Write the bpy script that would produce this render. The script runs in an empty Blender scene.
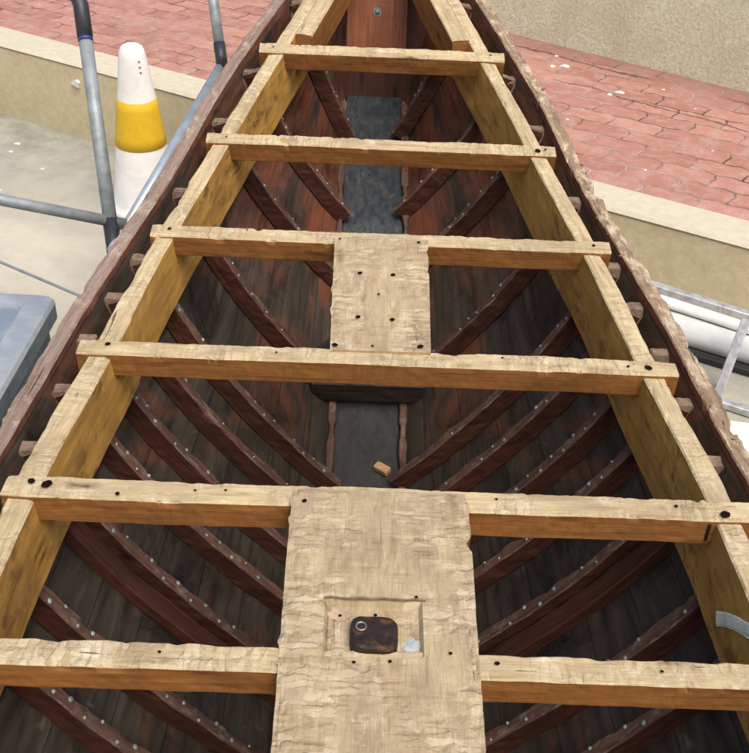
import bpy, math, random
from mathutils import Vector, Matrix, noise
R = math.radians
random.seed(7)
scene = bpy.context.scene
col = scene.collection

# ------------------------------------------------------------------ helpers
def lin(c):
    return tuple((x/12.92 if x <= .04045 else ((x+.055)/1.055)**2.4) for x in c)
def S(r, g, b):
    return lin((r/255, g/255, b/255)) + (1,)

def tag(o, label=None, cat=None, group=None, kind=None):
    if label: o['label'] = label
    if cat: o['category'] = cat
    if group: o['group'] = group
    if kind: o['kind'] = kind
    return o

def empty(name, loc=(0, 0, 0)):
    o = bpy.data.objects.new(name, None); col.objects.link(o); o.location = loc
    o.empty_display_size = .1
    return o

def nz(p, f, s=0.0):
    return noise.noise(Vector((p[0]*f+s, p[1]*f-s*1.7, p[2]*f+s*.6)))

class MB:
    def __init__(s): s.v = []; s.f = []; s.uv = []; s.m = []; s.sm = []
    def face(s, idx, uvs=None, mat=0, smooth=False):
        s.f.append(tuple(idx)); s.uv.append(uvs or [(s.v[i][0], s.v[i][1]) for i in idx]); s.m.append(mat); s.sm.append(smooth)
    def build(s, name, mats, parent=None, loc=None):
        me = bpy.data.meshes.new(name)
        me.from_pydata([tuple(v) for v in s.v], [], s.f)
        uvl = me.uv_layers.new(name='UVMap')
        k = 0
        for pi, uvs in enumerate(s.uv):
            for uv in uvs:
                uvl.data[k].uv = uv; k += 1
        me.polygons.foreach_set('material_index', s.m)
        me.polygons.foreach_set('use_smooth', s.sm)
        for m in mats: me.materials.append(m)
        me.validate(); me.update()
        o = bpy.data.objects.new(name, me); col.objects.link(o)
        if parent: o.parent = parent
        if loc:
            for v in me.vertices: v.co -= Vector(loc)
            o.location = loc
        return o

def timber(mb, pts, rights, ups, ws, hs, mats=(0, 1, 1), jit=.0012, chip=.004, bow=.0, seed=0, ns=4, cap=2, cf=30.0, cth=.18):
    chip *= .55
    """sweep a sawn timber; the centreline is the middle of its TOP face"""
    n = len(pts); rings = []; L = [0]
    off = random.random()*20
    for i in range(1, n): L.append(L[-1]+(Vector(pts[i])-Vector(pts[i-1])).length)
    base = len(mb.v)
    prof = []
    c = .003
    for i in range(n):
        w = ws[i] if hasattr(ws, '__len__') else ws
        h = hs[i] if hasattr(hs, '__len__') else hs
        p = Vector(pts[i]); r = Vector(rights[i] if len(rights) == n else rights[0]); u = Vector(ups[i] if len(ups) == n else ups[0])
        q = []
        for k in range(ns+1): q.append((-w/2+c+(w-2*c)*k/ns, 0, 'e' if k in (0, ns) else 't'))
        for k in range(ns+1): q.append((w/2, -c-(h-2*c)*k/ns, 'e' if k == 0 else ('b' if k == ns else 's')))
        for k in range(ns+1): q.append((w/2-c-(w-2*c)*k/ns, -h, 'b'))
        for k in range(ns+1): q.append((-w/2, -h+c+(h-2*c)*k/ns, 'e' if k == ns else ('b' if k == 0 else 's')))
        prof = q
        for (a, b, t) in q:
            P = p + r*a + u*b
            j = jit*nz(P, 22, seed) + jit*.7*nz(P, 70, seed+3)
            if t == 'e':
                ch = max(0., nz(P, cf*.45, seed+19)+.12)*(max(0., nz(P, cf, seed+11)-cth*.6)*3.2 + max(0., nz(P, cf*3.1, seed+5)-.2)*2.2)*1.6
                P = P - u*min(chip*ch*1.6, chip*2) - r*math.copysign(1, a)*min(chip*ch, chip*1.5)
            if t == 't':
                P = P + u*(jit*1.1*nz(P, 14, seed+8) - chip*.25*max(0., nz(P, cf*1.7, seed+2)-.3))
            P = P + r*math.copysign(1, a)*j + u*j*.6
            mb.v.append(P)
    m = len(prof)
    per = [0]
    for k in range(1, m+1):
        a = prof[k-1]; b = prof[k % m]; per.append(per[-1]+math.hypot(a[0]-b[0], a[1]-b[1]))
    for i in range(n-1):
        for k in range(m):
            a = base+i*m+k; b = base+i*m+(k+1) % m; d = a+m; e = b+m
            side = 0 if k < ns else (1 if k <= 2*ns+1 else (2 if k < 3*ns+2 else 1))
            if k == ns or k == 4*ns+3: side = 0
            mb.face((a, d, e, b), [(L[i]+off, per[k]+off), (L[i+1]+off, per[k]+off), (L[i+1]+off, per[k+1]+off), (L[i]+off, per[k+1]+off)], mats[side])
    for e_, ring in ((0, 0), (1, n-1)):
        w = ws[ring] if hasattr(ws, '__len__') else ws
        h = hs[ring] if hasattr(hs, '__len__') else hs
        ids = [base+ring*m+k for k in range(m)]
        uvs = [(q[0]*.35+off, q[1]*.35+off) for q in prof]
        if e_: ids = ids[::-1]; uvs = uvs[::-1]
        mb.face(ids, uvs, cap)
    return mb

def tube(mb, pts, rad, seg=14, mat=0, caps=True):
    base = len(mb.v); n = len(pts); off = random.random()*9; L = 0
    prev = None
    for i, p in enumerate(pts):
        p = Vector(p)
        a = Vector(pts[max(i-1, 0)]); b = Vector(pts[min(i+1, n-1)])
        t = (b-a).normalized()
        x = t.orthogonal().normalized() if prev is None else (prev-t*prev.dot(t)).normalized()
        prev = x; y = t.cross(x)
        r = rad[i] if hasattr(rad, '__len__') else rad
        for k in range(seg):
            an = 2*math.pi*k/seg; mb.v.append(p+(x*math.cos(an)+y*math.sin(an))*r)
    for i in range(n-1):
        l = (Vector(pts[i+1])-Vector(pts[i])).length
        for k in range(seg):
            a = base+i*seg+k; b = base+i*seg+(k+1) % seg
            mb.face((a, b, b+seg, a+seg), [(L+off, k*.02), (L+off, k*.02+.02), (L+l+off, k*.02+.02), (L+l+off, k*.02)], mat, True)
        L += l
    if caps:
        mb.face([base+k for k in range(seg)][::-1], None, mat)
        mb.face([base+(n-1)*seg+k for k in range(seg)], None, mat)
    return mb

def lathe(mb, prof, c, seg=48, mat=0):
    base = len(mb.v); c = Vector(c)
    for (r, z) in prof:
        for k in range(seg):
            an = 2*math.pi*k/seg; mb.v.append(c+Vector((math.cos(an)*r, math.sin(an)*r, z)))
    for i in range(len(prof)-1):
        for k in range(seg):
            a = base+i*seg+k; b = base+i*seg+(k+1) % seg
            mb.face((a, b, b+seg, a+seg), [(k/seg, prof[i][1]), ((k+1)/seg, prof[i][1]), ((k+1)/seg, prof[i+1][1]), (k/seg, prof[i+1][1])], mat, True)
    return mb

def dome(mb, c, n, r, hgt, mat=0, seg=8):
    c = Vector(c); n = Vector(n).normalized(); x = n.orthogonal().normalized(); y = n.cross(x)
    base = len(mb.v)
    for (rr, hh) in ((1, 0), (.85, .55), (.45, .92)):
        for k in range(seg):
            an = 2*math.pi*k/seg; mb.v.append(c+(x*math.cos(an)+y*math.sin(an))*r*rr+n*hgt*hh)
    mb.v.append(c+n*hgt)
    for i in range(2):
        for k in range(seg):
            a = base+i*seg+k; b = base+i*seg+(k+1) % seg
            mb.face((a, b, b+seg, a+seg), None, mat, True)
    for k in range(seg):
        mb.face((base+2*seg+k, base+2*seg+(k+1) % seg, base+3*seg), None, mat, True)

def disc(mb, c, n, r, mat=0, seg=18, irr=.06):
    c = Vector(c); n = Vector(n).normalized(); x = n.orthogonal().normalized(); y = n.cross(x)
    base = len(mb.v)
    for k in range(seg):
        an = 2*math.pi*k/seg; q = r*(1+irr*math.sin(an*2+c.x*90)+irr*.5*math.sin(an*5+c.y*70)); mb.v.append(c+(x*math.cos(an)+y*math.sin(an))*q)
    mb.face([base+k for k in range(seg)], None, mat)

def box(mb, lo, hi, mat=0, bev=.0, M=None):
    lo = Vector(lo); hi = Vector(hi); b = bev; base = len(mb.v)
    for z, s in ((lo.z, b), (lo.z+b, 0), (hi.z-b, 0), (hi.z, b)) if b else ((lo.z, 0), (hi.z, 0)):
        ring = []
        x0, y0, x1, y1 = lo.x+s, lo.y+s, hi.x-s, hi.y-s
        cc = b if b else 0
        if b:
            ring = [(x0+cc, y0), (x1-cc, y0), (x1, y0+cc), (x1, y1-cc), (x1-cc, y1), (x0+cc, y1), (x0, y1-cc), (x0, y0+cc)]
        else: ring = [(x0, y0), (x1, y0), (x1, y1), (x0, y1)]
        for x, y in ring:
            P = Vector((x, y, z)); mb.v.append(M @ P if M else P)
    m = 8 if b else 4; nr = 4 if b else 2
    for i in range(nr-1):
        for k in range(m):
            a = base+i*m+k; c = base+i*m+(k+1) % m
            mb.face((a, c, c+m, a+m), None, mat)
    mb.face([base+k for k in range(m)][::-1], None, mat)
    mb.face([base+(nr-1)*m+k for k in range(m)], None, mat)

# ------------------------------------------------------------------ materials
class NT:
    def __init__(s, name, rough=.7, spec=.3):
        s.m = bpy.data.materials.new(name); s.m.use_nodes = True
        s.n = s.m.node_tree.nodes; s.l = s.m.node_tree.links
        s.b = s.n['Principled BSDF']; s.b.inputs['Roughness'].default_value = rough
        s.b.inputs['Specular IOR Level'].default_value = spec
        s.uvn = s.n.new('ShaderNodeTexCoord')
    def coord(s, kind='UV', scale=(1, 1, 1), rot=(0, 0, 0), loc=(0, 0, 0)):
        mp = s.n.new('ShaderNodeMapping'); mp.inputs['Scale'].default_value = scale
        mp.inputs['Rotation'].default_value = rot; mp.inputs['Location'].default_value = loc
        s.l.new(s.uvn.outputs[kind], mp.inputs[0]); return mp.outputs[0]
    def noise(s, vec, scale=1, detail=6, rough=.6, dist=0):
        t = s.n.new('ShaderNodeTexNoise'); t.inputs['Scale'].default_value = scale
        t.inputs['Detail'].default_value = detail; t.inputs['Roughness'].default_value = rough
        t.inputs['Distortion'].default_value = dist
        s.l.new(vec, t.inputs['Vector']); return t.outputs['Fac']
    def ramp(s, fac, stops):
        t = s.n.new('ShaderNodeValToRGB'); e = t.color_ramp.elements
        while len(e) > 1: e.remove(e[-1])
        e[0].position = stops[0][0]; e[0].color = col4(stops[0][1])
        for p, c in stops[1:]:
            q = e.new(p); q.color = col4(c)
        s.l.new(fac, t.inputs[0]); return t.outputs[0]
    def mix(s, fac, a, b, blend='MIX'):
        t = s.n.new('ShaderNodeMix'); t.data_type = 'RGBA'; t.blend_type = blend
        for i, x in ((0, fac), (6, a), (7, b)):
            if hasattr(x, 'is_linked') or isinstance(x, bpy.types.NodeSocket): s.l.new(x, t.inputs[i])
            else: t.inputs[i].default_value = x if i == 0 else col4(x)
        return t.outputs[2]
    def math(s, op, a, b=0.0):
        t = s.n.new('ShaderNodeMath'); t.operation = op
        for i, x in ((0, a), (1, b)):
            if isinstance(x, bpy.types.NodeSocket): s.l.new(x, t.inputs[i])
            else: t.inputs[i].default_value = x
        return t.outputs[0]
    def bump(s, h, strength=.5, dist=.002):
        t = s.n.new('ShaderNodeBump'); t.inputs['Strength'].default_value = strength
        t.inputs['Distance'].default_value = dist; s.l.new(h, t.inputs['Height'])
        if s.b.inputs['Normal'].is_linked:
            s.l.new(s.b.inputs['Normal'].links[0].from_socket, t.inputs['Normal'])
        s.l.new(t.outputs[0], s.b.inputs['Normal'])
    def color(s, c):
        if isinstance(c, bpy.types.NodeSocket): s.l.new(c, s.b.inputs['Base Color'])
        else: s.b.inputs['Base Color'].default_value = col4(c)
    def rough(s, r): s.l.new(r, s.b.inputs['Roughness'])
def col4(c):
    if not hasattr(c, '__len__'): return (c, c, c, 1)
    return tuple(c) if len(c) == 4 else tuple(c)+(1,)

def wood(name, light, mid, dark, stain, stain_amt=.45, rough=.75, spec=.25, crack=.5, bump=.6, grain=(5, 90, 1), worn=None, worn_th=.58, across=False, cross=.45, mottle=0, knots=.9, flakes=0):
    t = NT(name, rough, spec)
    g = t.coord('UV', (grain[1], grain[0], 1) if across else grain)
    n1 = t.noise(g, 1, 8, .65, .6)
    c = t.ramp(n1, [(.28, dark), (.45, mid), (.62, light), (.8, mid)])
    n2 = t.noise(t.coord('UV', (5, 9, 1)), 1, 6, .62, .8)
    s_ = t.ramp(n2, [(1-stain_amt-.12, (0, 0, 0)), (1-stain_amt+.16, (1, 1, 1))])
    c = t.mix(s_, c, t.mix(.55, c, stain))
    if worn:
        n4 = t.noise(t.coord('UV', (14, 20, 1)), 1, 10, .74, .25)
        wm = t.ramp(n4, [(worn_th-.04, (0, 0, 0)), (worn_th+.07, (.85, .85, .85))])
        c = t.mix(wm, c, worn)
        t.bump(wm, .35, .001)
    if mottle:
        m1 = t.noise(t.coord('UV', (16, 22, 1), loc=(2, 8, 0)), 1, 8, .72, .5); m2 = t.noise(t.coord('UV', (4, 5, 1), loc=(7, 3, 0)), 1, 3, .5)
        mm = t.math('MULTIPLY', t.ramp(m1, [(.50, (0, 0, 0)), (.60, (1, 1, 1))]), t.ramp(m2, [(.42, (0, 0, 0)), (.58, (1, 1, 1))]))
        c = t.mix(t.math('MULTIPLY', mm, mottle), c, stain)
    # saw and adze marks running across the grain
    n7 = t.noise(t.coord('UV', (120, 7, 1), loc=(1, 4, 0)), 1, 5, .65, .3)
    n8 = t.noise(t.coord('UV', (6, 11, 1), loc=(5, 1, 0)), 1, 5, .6, .3)
    am = t.math('MULTIPLY', t.ramp(n8, [(.46, (0, 0, 0)), (.6, (1, 1, 1))]), cross)
    c = t.mix(t.math('MULTIPLY', am, t.ramp(n7, [(.40, (1, 1, 1)), (.5, (0, 0, 0))])), c, t.mix(.6, c, dark))
    t.bump(t.math('MULTIPLY', n7, am), .6, .0016)
    n9 = t.noise(t.coord('UV', (22, 420, 1)), 1, 3, .6, .2)
    c = t.mix(t.ramp(n9, [(.36, (.45, .45, .45)), (.5, (0, 0, 0))]), c, dark)
    if flakes:
        fv = t.n.new('ShaderNodeTexVoronoi'); fv.inputs['Scale'].default_value = 1
        fa = t.n.new('ShaderNodeVectorMath'); fa.operation = 'ADD'
        fn = t.n.new('ShaderNodeTexNoise'); fn.inputs['Scale'].default_value = 40; fn.inputs['Detail'].default_value = 5; t.l.new(t.coord('UV'), fn.inputs[0])
        fs = t.n.new('ShaderNodeVectorMath'); fs.operation = 'SCALE'; fs.inputs['Scale'].default_value = 1.6; t.l.new(fn.outputs['Color'], fs.inputs[0])
        t.l.new(t.coord('UV', (95, 26, 1)), fa.inputs[0]); t.l.new(fs.outputs[0], fa.inputs[1]); t.l.new(fa.outputs[0], fv.inputs['Vector'])
        fc = t.n.new('ShaderNodeSeparateXYZ'); t.l.new(fv.outputs['Color'], fc.inputs[0])
        area = t.ramp(t.noise(t.coord('UV', (7, 8, 1), loc=(3, 9, 0)), 1, 7, .7, .3), [(.46, (0, 0, 0)), (.56, (1, 1, 1))])
        lift = t.math('MULTIPLY', t.math('GREATER_THAN', fc.outputs[0], .42), area)
        c = t.mix(t.math('MULTIPLY', lift, flakes), c, t.mix(fc.outputs[1], light, (.66, .57, .43)))
        rim = t.ramp(fv.outputs['Distance'], [(.50, (0, 0, 0)), (.72, (1, 1, 1))])
        c = t.mix(t.math('MULTIPLY', t.math('MULTIPLY', rim, area), .55*flakes), c, (dark[0]*.6, dark[1]*.55, dark[2]*.5))
        t.bump(t.math('MULTIPLY', t.math('SUBTRACT', fc.outputs[0], rim), area), .7, .0022)
    if knots:
        vo = t.n.new('ShaderNodeTexVoronoi'); vo.inputs['Scale'].default_value = 1
        wv = t.n.new('ShaderNodeVectorMath'); wv.operation = 'ADD'
        nn_ = t.n.new('ShaderNodeTexNoise'); nn_.inputs['Scale'].default_value = 30; t.l.new(t.coord('UV'), nn_.inputs[0])
        sc_ = t.n.new('ShaderNodeVectorMath'); sc_.operation = 'SCALE'; sc_.inputs['Scale'].default_value = .35; t.l.new(nn_.outputs['Color'], sc_.inputs[0])
        t.l.new(t.coord('UV', (4.5, 17, 1)), wv.inputs[0]); t.l.new(sc_.outputs[0], wv.inputs[1]); t.l.new(wv.outputs[0], vo.inputs['Vector'])
        kd = t.ramp(vo.outputs['Distance'], [(.06, (1, 1, 1)), (.10, (.55, .55, .55)), (.20, (0, 0, 0))])
        rk = t.n.new('ShaderNodeSeparateXYZ'); t.l.new(vo.outputs['Color'], rk.inputs[0])
        kd = t.math('MULTIPLY', kd, t.math('MULTIPLY', t.math('GREATER_THAN', rk.outputs[0], .45), knots))
        c = t.mix(kd, c, (dark[0]*.4, dark[1]*.33, dark[2]*.3))
        d1 = t.noise(t.coord('UV', (2.4, 7, 1), loc=(11, 5, 0)), 1, 9, .7, .6)
        c = t.mix(t.ramp(d1, [(.53, (0, 0, 0)), (.66, (.75, .75, .75))]), c, t.mix(.5, (dark[0]*.8, dark[1]*.85, dark[2]*.95), c))
    # fine specks and dirt
    n5 = t.noise(t.coord('UV', (60, 160, 1)), 1, 4, .7)
    sp = t.ramp(n5, [(.66, (0, 0, 0)), (.74, (1, 1, 1))])
    c = t.mix(t.math('MULTIPLY', sp, .5), c, dark)
    # cracks along the grain
    cr = t.noise(t.coord('UV', (70, 4.5, 1) if across else (4.5, 70, 1), loc=(3, 7, 0)), 1, 5, .6, .9)
    cm = t.ramp(cr, [(.30, (1, 1, 1)), (.345, (0, 0, 0))])
    cm = t.math('MULTIPLY', cm, crack)
    c = t.mix(cm, c, (dark[0]*.35, dark[1]*.3, dark[2]*.25))
    t.color(c)
    t.bump(t.math('SUBTRACT', n1, cm), bump, .0016)
    return t.m

M = {}
M['top'] = wood('sawn_pine', (.56, .465, .285), (.48, .38, .22), (.25, .175, .09), (.25, .19, .125), .50, crack=.9, worn=(.64, .565, .42), worn_th=.58, flakes=.35)
M['plank'] = wood('rough_plank', (.46, .375, .235), (.39, .305, .185), (.23, .16, .09), (.27, .205, .15), .52, crack=.5, worn=(.54, .45, .31), worn_th=.58, bump=1.0, grain=(12, 50, 1), cross=.9, flakes=.45, knots=.5)
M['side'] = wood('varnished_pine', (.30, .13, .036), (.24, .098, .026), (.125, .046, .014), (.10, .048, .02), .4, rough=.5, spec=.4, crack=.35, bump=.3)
M['end'] = wood('end_grain', (.55, .38, .2), (.45, .3, .15), (.25, .15, .07), (.2, .12, .06), .5, crack=.7, grain=(30, 60, 1))
M['carlin'] = wood('stained_board', (.58, .335, .085), (.50, .27, .06), (.32, .16, .036), (.14, .07, .03), .46, rough=.6, spec=.3, crack=.4, bump=.35, grain=(4, 40, 1), worn=(.40, .28, .13), worn_th=.63, mottle=.8, cross=.2)
M['rail'] = wood('weathered_rail', (.33, .25, .205), (.25, .175, .14), (.12, .07, .05), (.20, .165, .14), .5, crack=.8, worn=(.44, .37, .30), worn_th=.56, bump=.9)
M['rail_in'] = wood('rail_inner', (.24, .10, .065), (.18, .07, .045), (.09, .035, .025), (.08, .06, .05), .5, crack=.5, worn=(.26, .2, .15), worn_th=.66)
M['splinter'] = wood('splintered_rail', (.36, .28, .19), (.26, .185, .12), (.10, .06, .035), (.18, .115, .075), .5, crack=.9, worn=(.60, .5, .36), worn_th=.53, bump=1.0)
M['rib_top'] = wood('rib_face', (.165, .078, .057), (.12, .055, .041), (.045, .025, .020), (.055, .047, .040), .55, rough=.65, crack=.3, worn=(.21, .165, .125), worn_th=.55)
M['rib_side'] = wood('rib_side', (.085, .030, .020), (.062, .021, .014), (.026, .011, .008), (.03, .015, .012), .45, rough=.6, crack=.3)
M['bow'] = wood('bow_board', (.38, .145, .07), (.30, .10, .048), (.15, .05, .025), (.17, .06, .04), .45, rough=.45, spec=.45, crack=.4, across=False)
M['tarred'] = wood('tarred_timber', (.040, .028, .022), (.028, .019, .015), (.012, .009, .008), (.02, .015, .012), .5, rough=.5)
M['chipw'] = wood('chip_wood', (.55, .36, .19), (.45, .27, .13), (.3, .17, .08), (.3, .18, .1), .4)

def mat_planking():
    t = NT('planking', .62, .3)
    g = t.noise(t.coord('UV', (4, 30, 1)), 1, 7, .65, .5)
    c = t.ramp(g, [(.3, (.018, .015, .013)), (.5, (.042, .035, .029)), (.78, (.080, .068, .056))])
    # remains of red-brown paint, stronger forward where the planks are cleaner
    sx = t.n.new('ShaderNodeSeparateXYZ'); t.l.new(t.uvn.outputs['UV'], sx.inputs[0])
    n2 = t.noise(t.coord('UV', (3.2, 3.6, 1)), 1, 7, .66, .9)
    fwd = t.n.new('ShaderNodeMapRange'); fwd.inputs[1].default_value = 2.0; fwd.inputs[2].default_value = 3.1
    fwd.inputs[3].default_value = -.04; fwd.inputs[4].default_value = .15
    t.l.new(sx.outputs[0], fwd.inputs[0])
    red = t.ramp(t.math('ADD', n2, fwd.outputs[0]), [(.52, (0, 0, 0)), (.74, (.9, .9, .9))])
    c = t.mix(red, c, t.mix(g, (.12, .036, .02), (.23, .078, .038)))
    n3 = t.noise(t.coord('UV', (16, 18, 1)), 1, 9, .8, .3)
    fl = t.ramp(n3, [(.60, (0, 0, 0)), (.72, (1, 1, 1))])
    c = t.mix(t.math('MULTIPLY', fl, .7), c, (.16, .145, .105))
    n6 = t.noise(t.coord('UV', (4, 4, 1), loc=(9, 2, 0)), 1, 7, .7, .5)
    c = t.mix(t.ramp(n6, [(.52, (0, 0, 0)), (.68, (1, 1, 1))]), c, (.014, .013, .013))
    # strake seams
    fr = t.math('FRACT', t.math('MULTIPLY', sx.outputs[1], 8.3))
    seam = t.math('LESS_THAN', fr, .035)
    c = t.mix(t.math('MULTIPLY', seam, .5), c, (.008, .006, .005))
    t.color(c); t.bump(t.math('SUBTRACT', t.math('ADD', g, t.math('MULTIPLY', fl, .3)), seam), .5, .002)
    t.rough(t.ramp(n6, [(.35, .6), (.65, .26)]))
    return t.m
M['planking'] = mat_planking()

def mat_keel():
    t = NT('wet_keel_sky_tint', .2, 1.0)
    g = t.noise(t.coord('UV', (22, 60, 1)), 1, 8, .75, .4)
    n2 = t.noise(t.coord('UV', (9, 14, 1)), 1, 7, .7, 1)
    c = t.ramp(g, [(.3, (.010, .014, .018)), (.7, (.040, .058, .074))])  # blue of the reflected sky painted into the wet wood's colour
    c = t.mix(t.ramp(n2, [(.56, (0, 0, 0)), (.70, (.7, .7, .7))]), c, (.085, .072, .055))
    so_ = t.n.new('ShaderNodeSeparateXYZ'); t.l.new(t.uvn.outputs['Object'], so_.inputs[0])
    dry = t.ramp(t.math('SUBTRACT', 3.0, so_.outputs[1]), [(.60, (0, 0, 0)), (.72, (1, 1, 1))])
    c = t.mix(dry, c, t.mix(g, (.006, .006, .006), (.024, .022, .018)))
    t.color(c)
    t.rough(t.math('ADD', t.ramp(n2, [(.42, .08), (.62, .35)]), t.math('MULTIPLY', dry, .55)))
    t.bump(g, .9, .006); return t.m
M['keel'] = mat_keel()

def simple(name, c, rough=.5, metal=0., spec=.5, var=.15, scale=20, c2=None, bump=.0, coordk='Object', th=.55, soft=.12):
    t = NT(name, rough, spec); t.b.inputs['Metallic'].default_value = metal
    n = t.noise(t.coord(coordk, (scale,)*3), 1, 6, .65, .4)
    d = c2 or tuple(x*(1-var*2) for x in c[:3])
    t.color(t.ramp(n, [(th-soft, c), (th+soft, d)]))
    if bump: t.bump(n, bump, .002)
    return t.m
M['galv'] = simple('galvanised', (.30, .34, .35), .5, .25, .5, .18, 18)
M['galv2'] = simple('bright_tube', (.50, .58, .65), .35, .5, .5, .1, 15)
M['darkpaint'] = simple('dark_paint', (.028, .03, .042), .45, 0, .5, .1, 30, (.02, .018, .02))
M['blue_edge'] = simple('blue_paint', (.03, .045, .2), .5)
M['nail'] = simple('nail_head', (.17, .22, .20), .55, .2, .5, .2, 60, (.34, .42, .39))
M['dark'] = simple('hole_dark', (.03, .022, .016), .8)
M['hole'] = simple('hole_black', (.014, .009, .006), .95, 0, .0)
M['rust'] = simple('rusty_iron', (.03, .019, .014), .55, .5, .5, .1, 45, (.13, .055, .022), bump=.6, th=.6, soft=.06)
M['ring'] = simple('steel_ring', (.32, .32, .30), .35, .8)
M['white'] = simple('white_plastic', (.80, .80, .79), .4, 0, .4, .05, 8, (.68, .67, .63))
M['yellow'] = simple('yellow_band', (.66, .42, .02), .5, 0, .3, .1, 26, (.60, .37, .02))
M['pvc'] = simple('pvc', (.78, .81, .82), .3, 0, .5, .08, 6, (.62, .65, .66))
M['alu'] = simple('aluminium', (.58, .60, .62), .4, .5, .5, .2, 30)
M['bin'] = simple('grey_plastic', (.27, .31, .36), .45, 0, .5, .1, 14, (.36, .40, .44), bump=.2)
M['bin_in'] = simple('worn_plastic', (.19, .24, .31), .4, 0, .5, .2, 10, (.30, .36, .42), bump=.3)
M['bin_side'] = simple('side_plastic', (.14, .20, .25), .5, 0, .4, .2, 10)
M['tape'] = simple('tape', (.84, .88, .72), .5, 0, .3, .1, 60, (.60, .76, .60), bump=.6)
M['strap'] = simple('yellow_strap', (.45, .33, .1), .6)
M['black'] = simple('matte_black', (.02, .02, .022), .6)
M['chip'] = simple('white_chip', (.75, .74, .70), .7)
M['board'] = simple('white_board', (.74, .74, .71), .6, 0, .3, .1, 8, (.62, .61, .57))
M['patch'] = simple('blue_grey_filler', (.28, .34, .38), .7, 0, .2, .2, 60, (.5, .52, .5), bump=.6)
M['greypatch'] = simple('old_grey_paint', (.36, .27, .20), .8, 0, .2, .2, 45, (.50, .40, .28), bump=.6)
M['oldend'] = simple('old_end_grain', (.24, .175, .125), .85, 0, .2, .2, 60, (.12, .085, .065), bump=.6)
M['water'] = NT('bilge_water', .04, .8).m
M['water'].node_tree.nodes['Principled BSDF'].inputs['Base Color'].default_value = (.02, .025, .03, 1)

def mat_ground():
    t = NT('concrete', .85, .2)
    P = t.coord('Object')
    n1 = t.noise(P, 1.3, 8, .62, .4); n2 = t.noise(P, 9, 8, .7, .3); n3 = t.noise(P, 90, 4, .7)
    # worn, dirtier strip along the foot of the low wall, with an uneven edge
    sx = t.n.new('ShaderNodeSeparateXYZ'); t.l.new(t.uvn.outputs['Object'], sx.inputs[0])
    d = t.math('SUBTRACT', t.math('SUBTRACT', 4.10, t.math('MULTIPLY', sx.outputs[0], .571)), sx.outputs[1])
    d = t.math('ADD', d, t.math('MULTIPLY', t.math('SUBTRACT', n1, .5), 1.2))
    dirt = t.ramp(d, [(.1, (1, 1, 1)), (.95, (0, 0, 0))])
    clean = t.ramp(n1, [(.35, (.44, .41, .33)), (.65, (.55, .52, .43))])
    old = t.ramp(n2, [(.3, (.20, .205, .17)), (.5, (.28, .285, .24)), (.7, (.37, .37, .32))])
    c = t.mix(dirt, clean, old)
    c = t.mix(t.ramp(n2, [(.5, (0, 0, 0)), (.75, (.5, .5, .5))]), c, (.36, .34, .28))
    c = t.mix(t.ramp(n3, [(.62, (0, 0, 0)), (.72, (.4, .4, .4))]), c, (.22, .2, .17))
    t.color(c); t.bump(n2, .4, .01); t.bump(n3, .3, .003); return t.m
M['ground'] = mat_ground()

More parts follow.
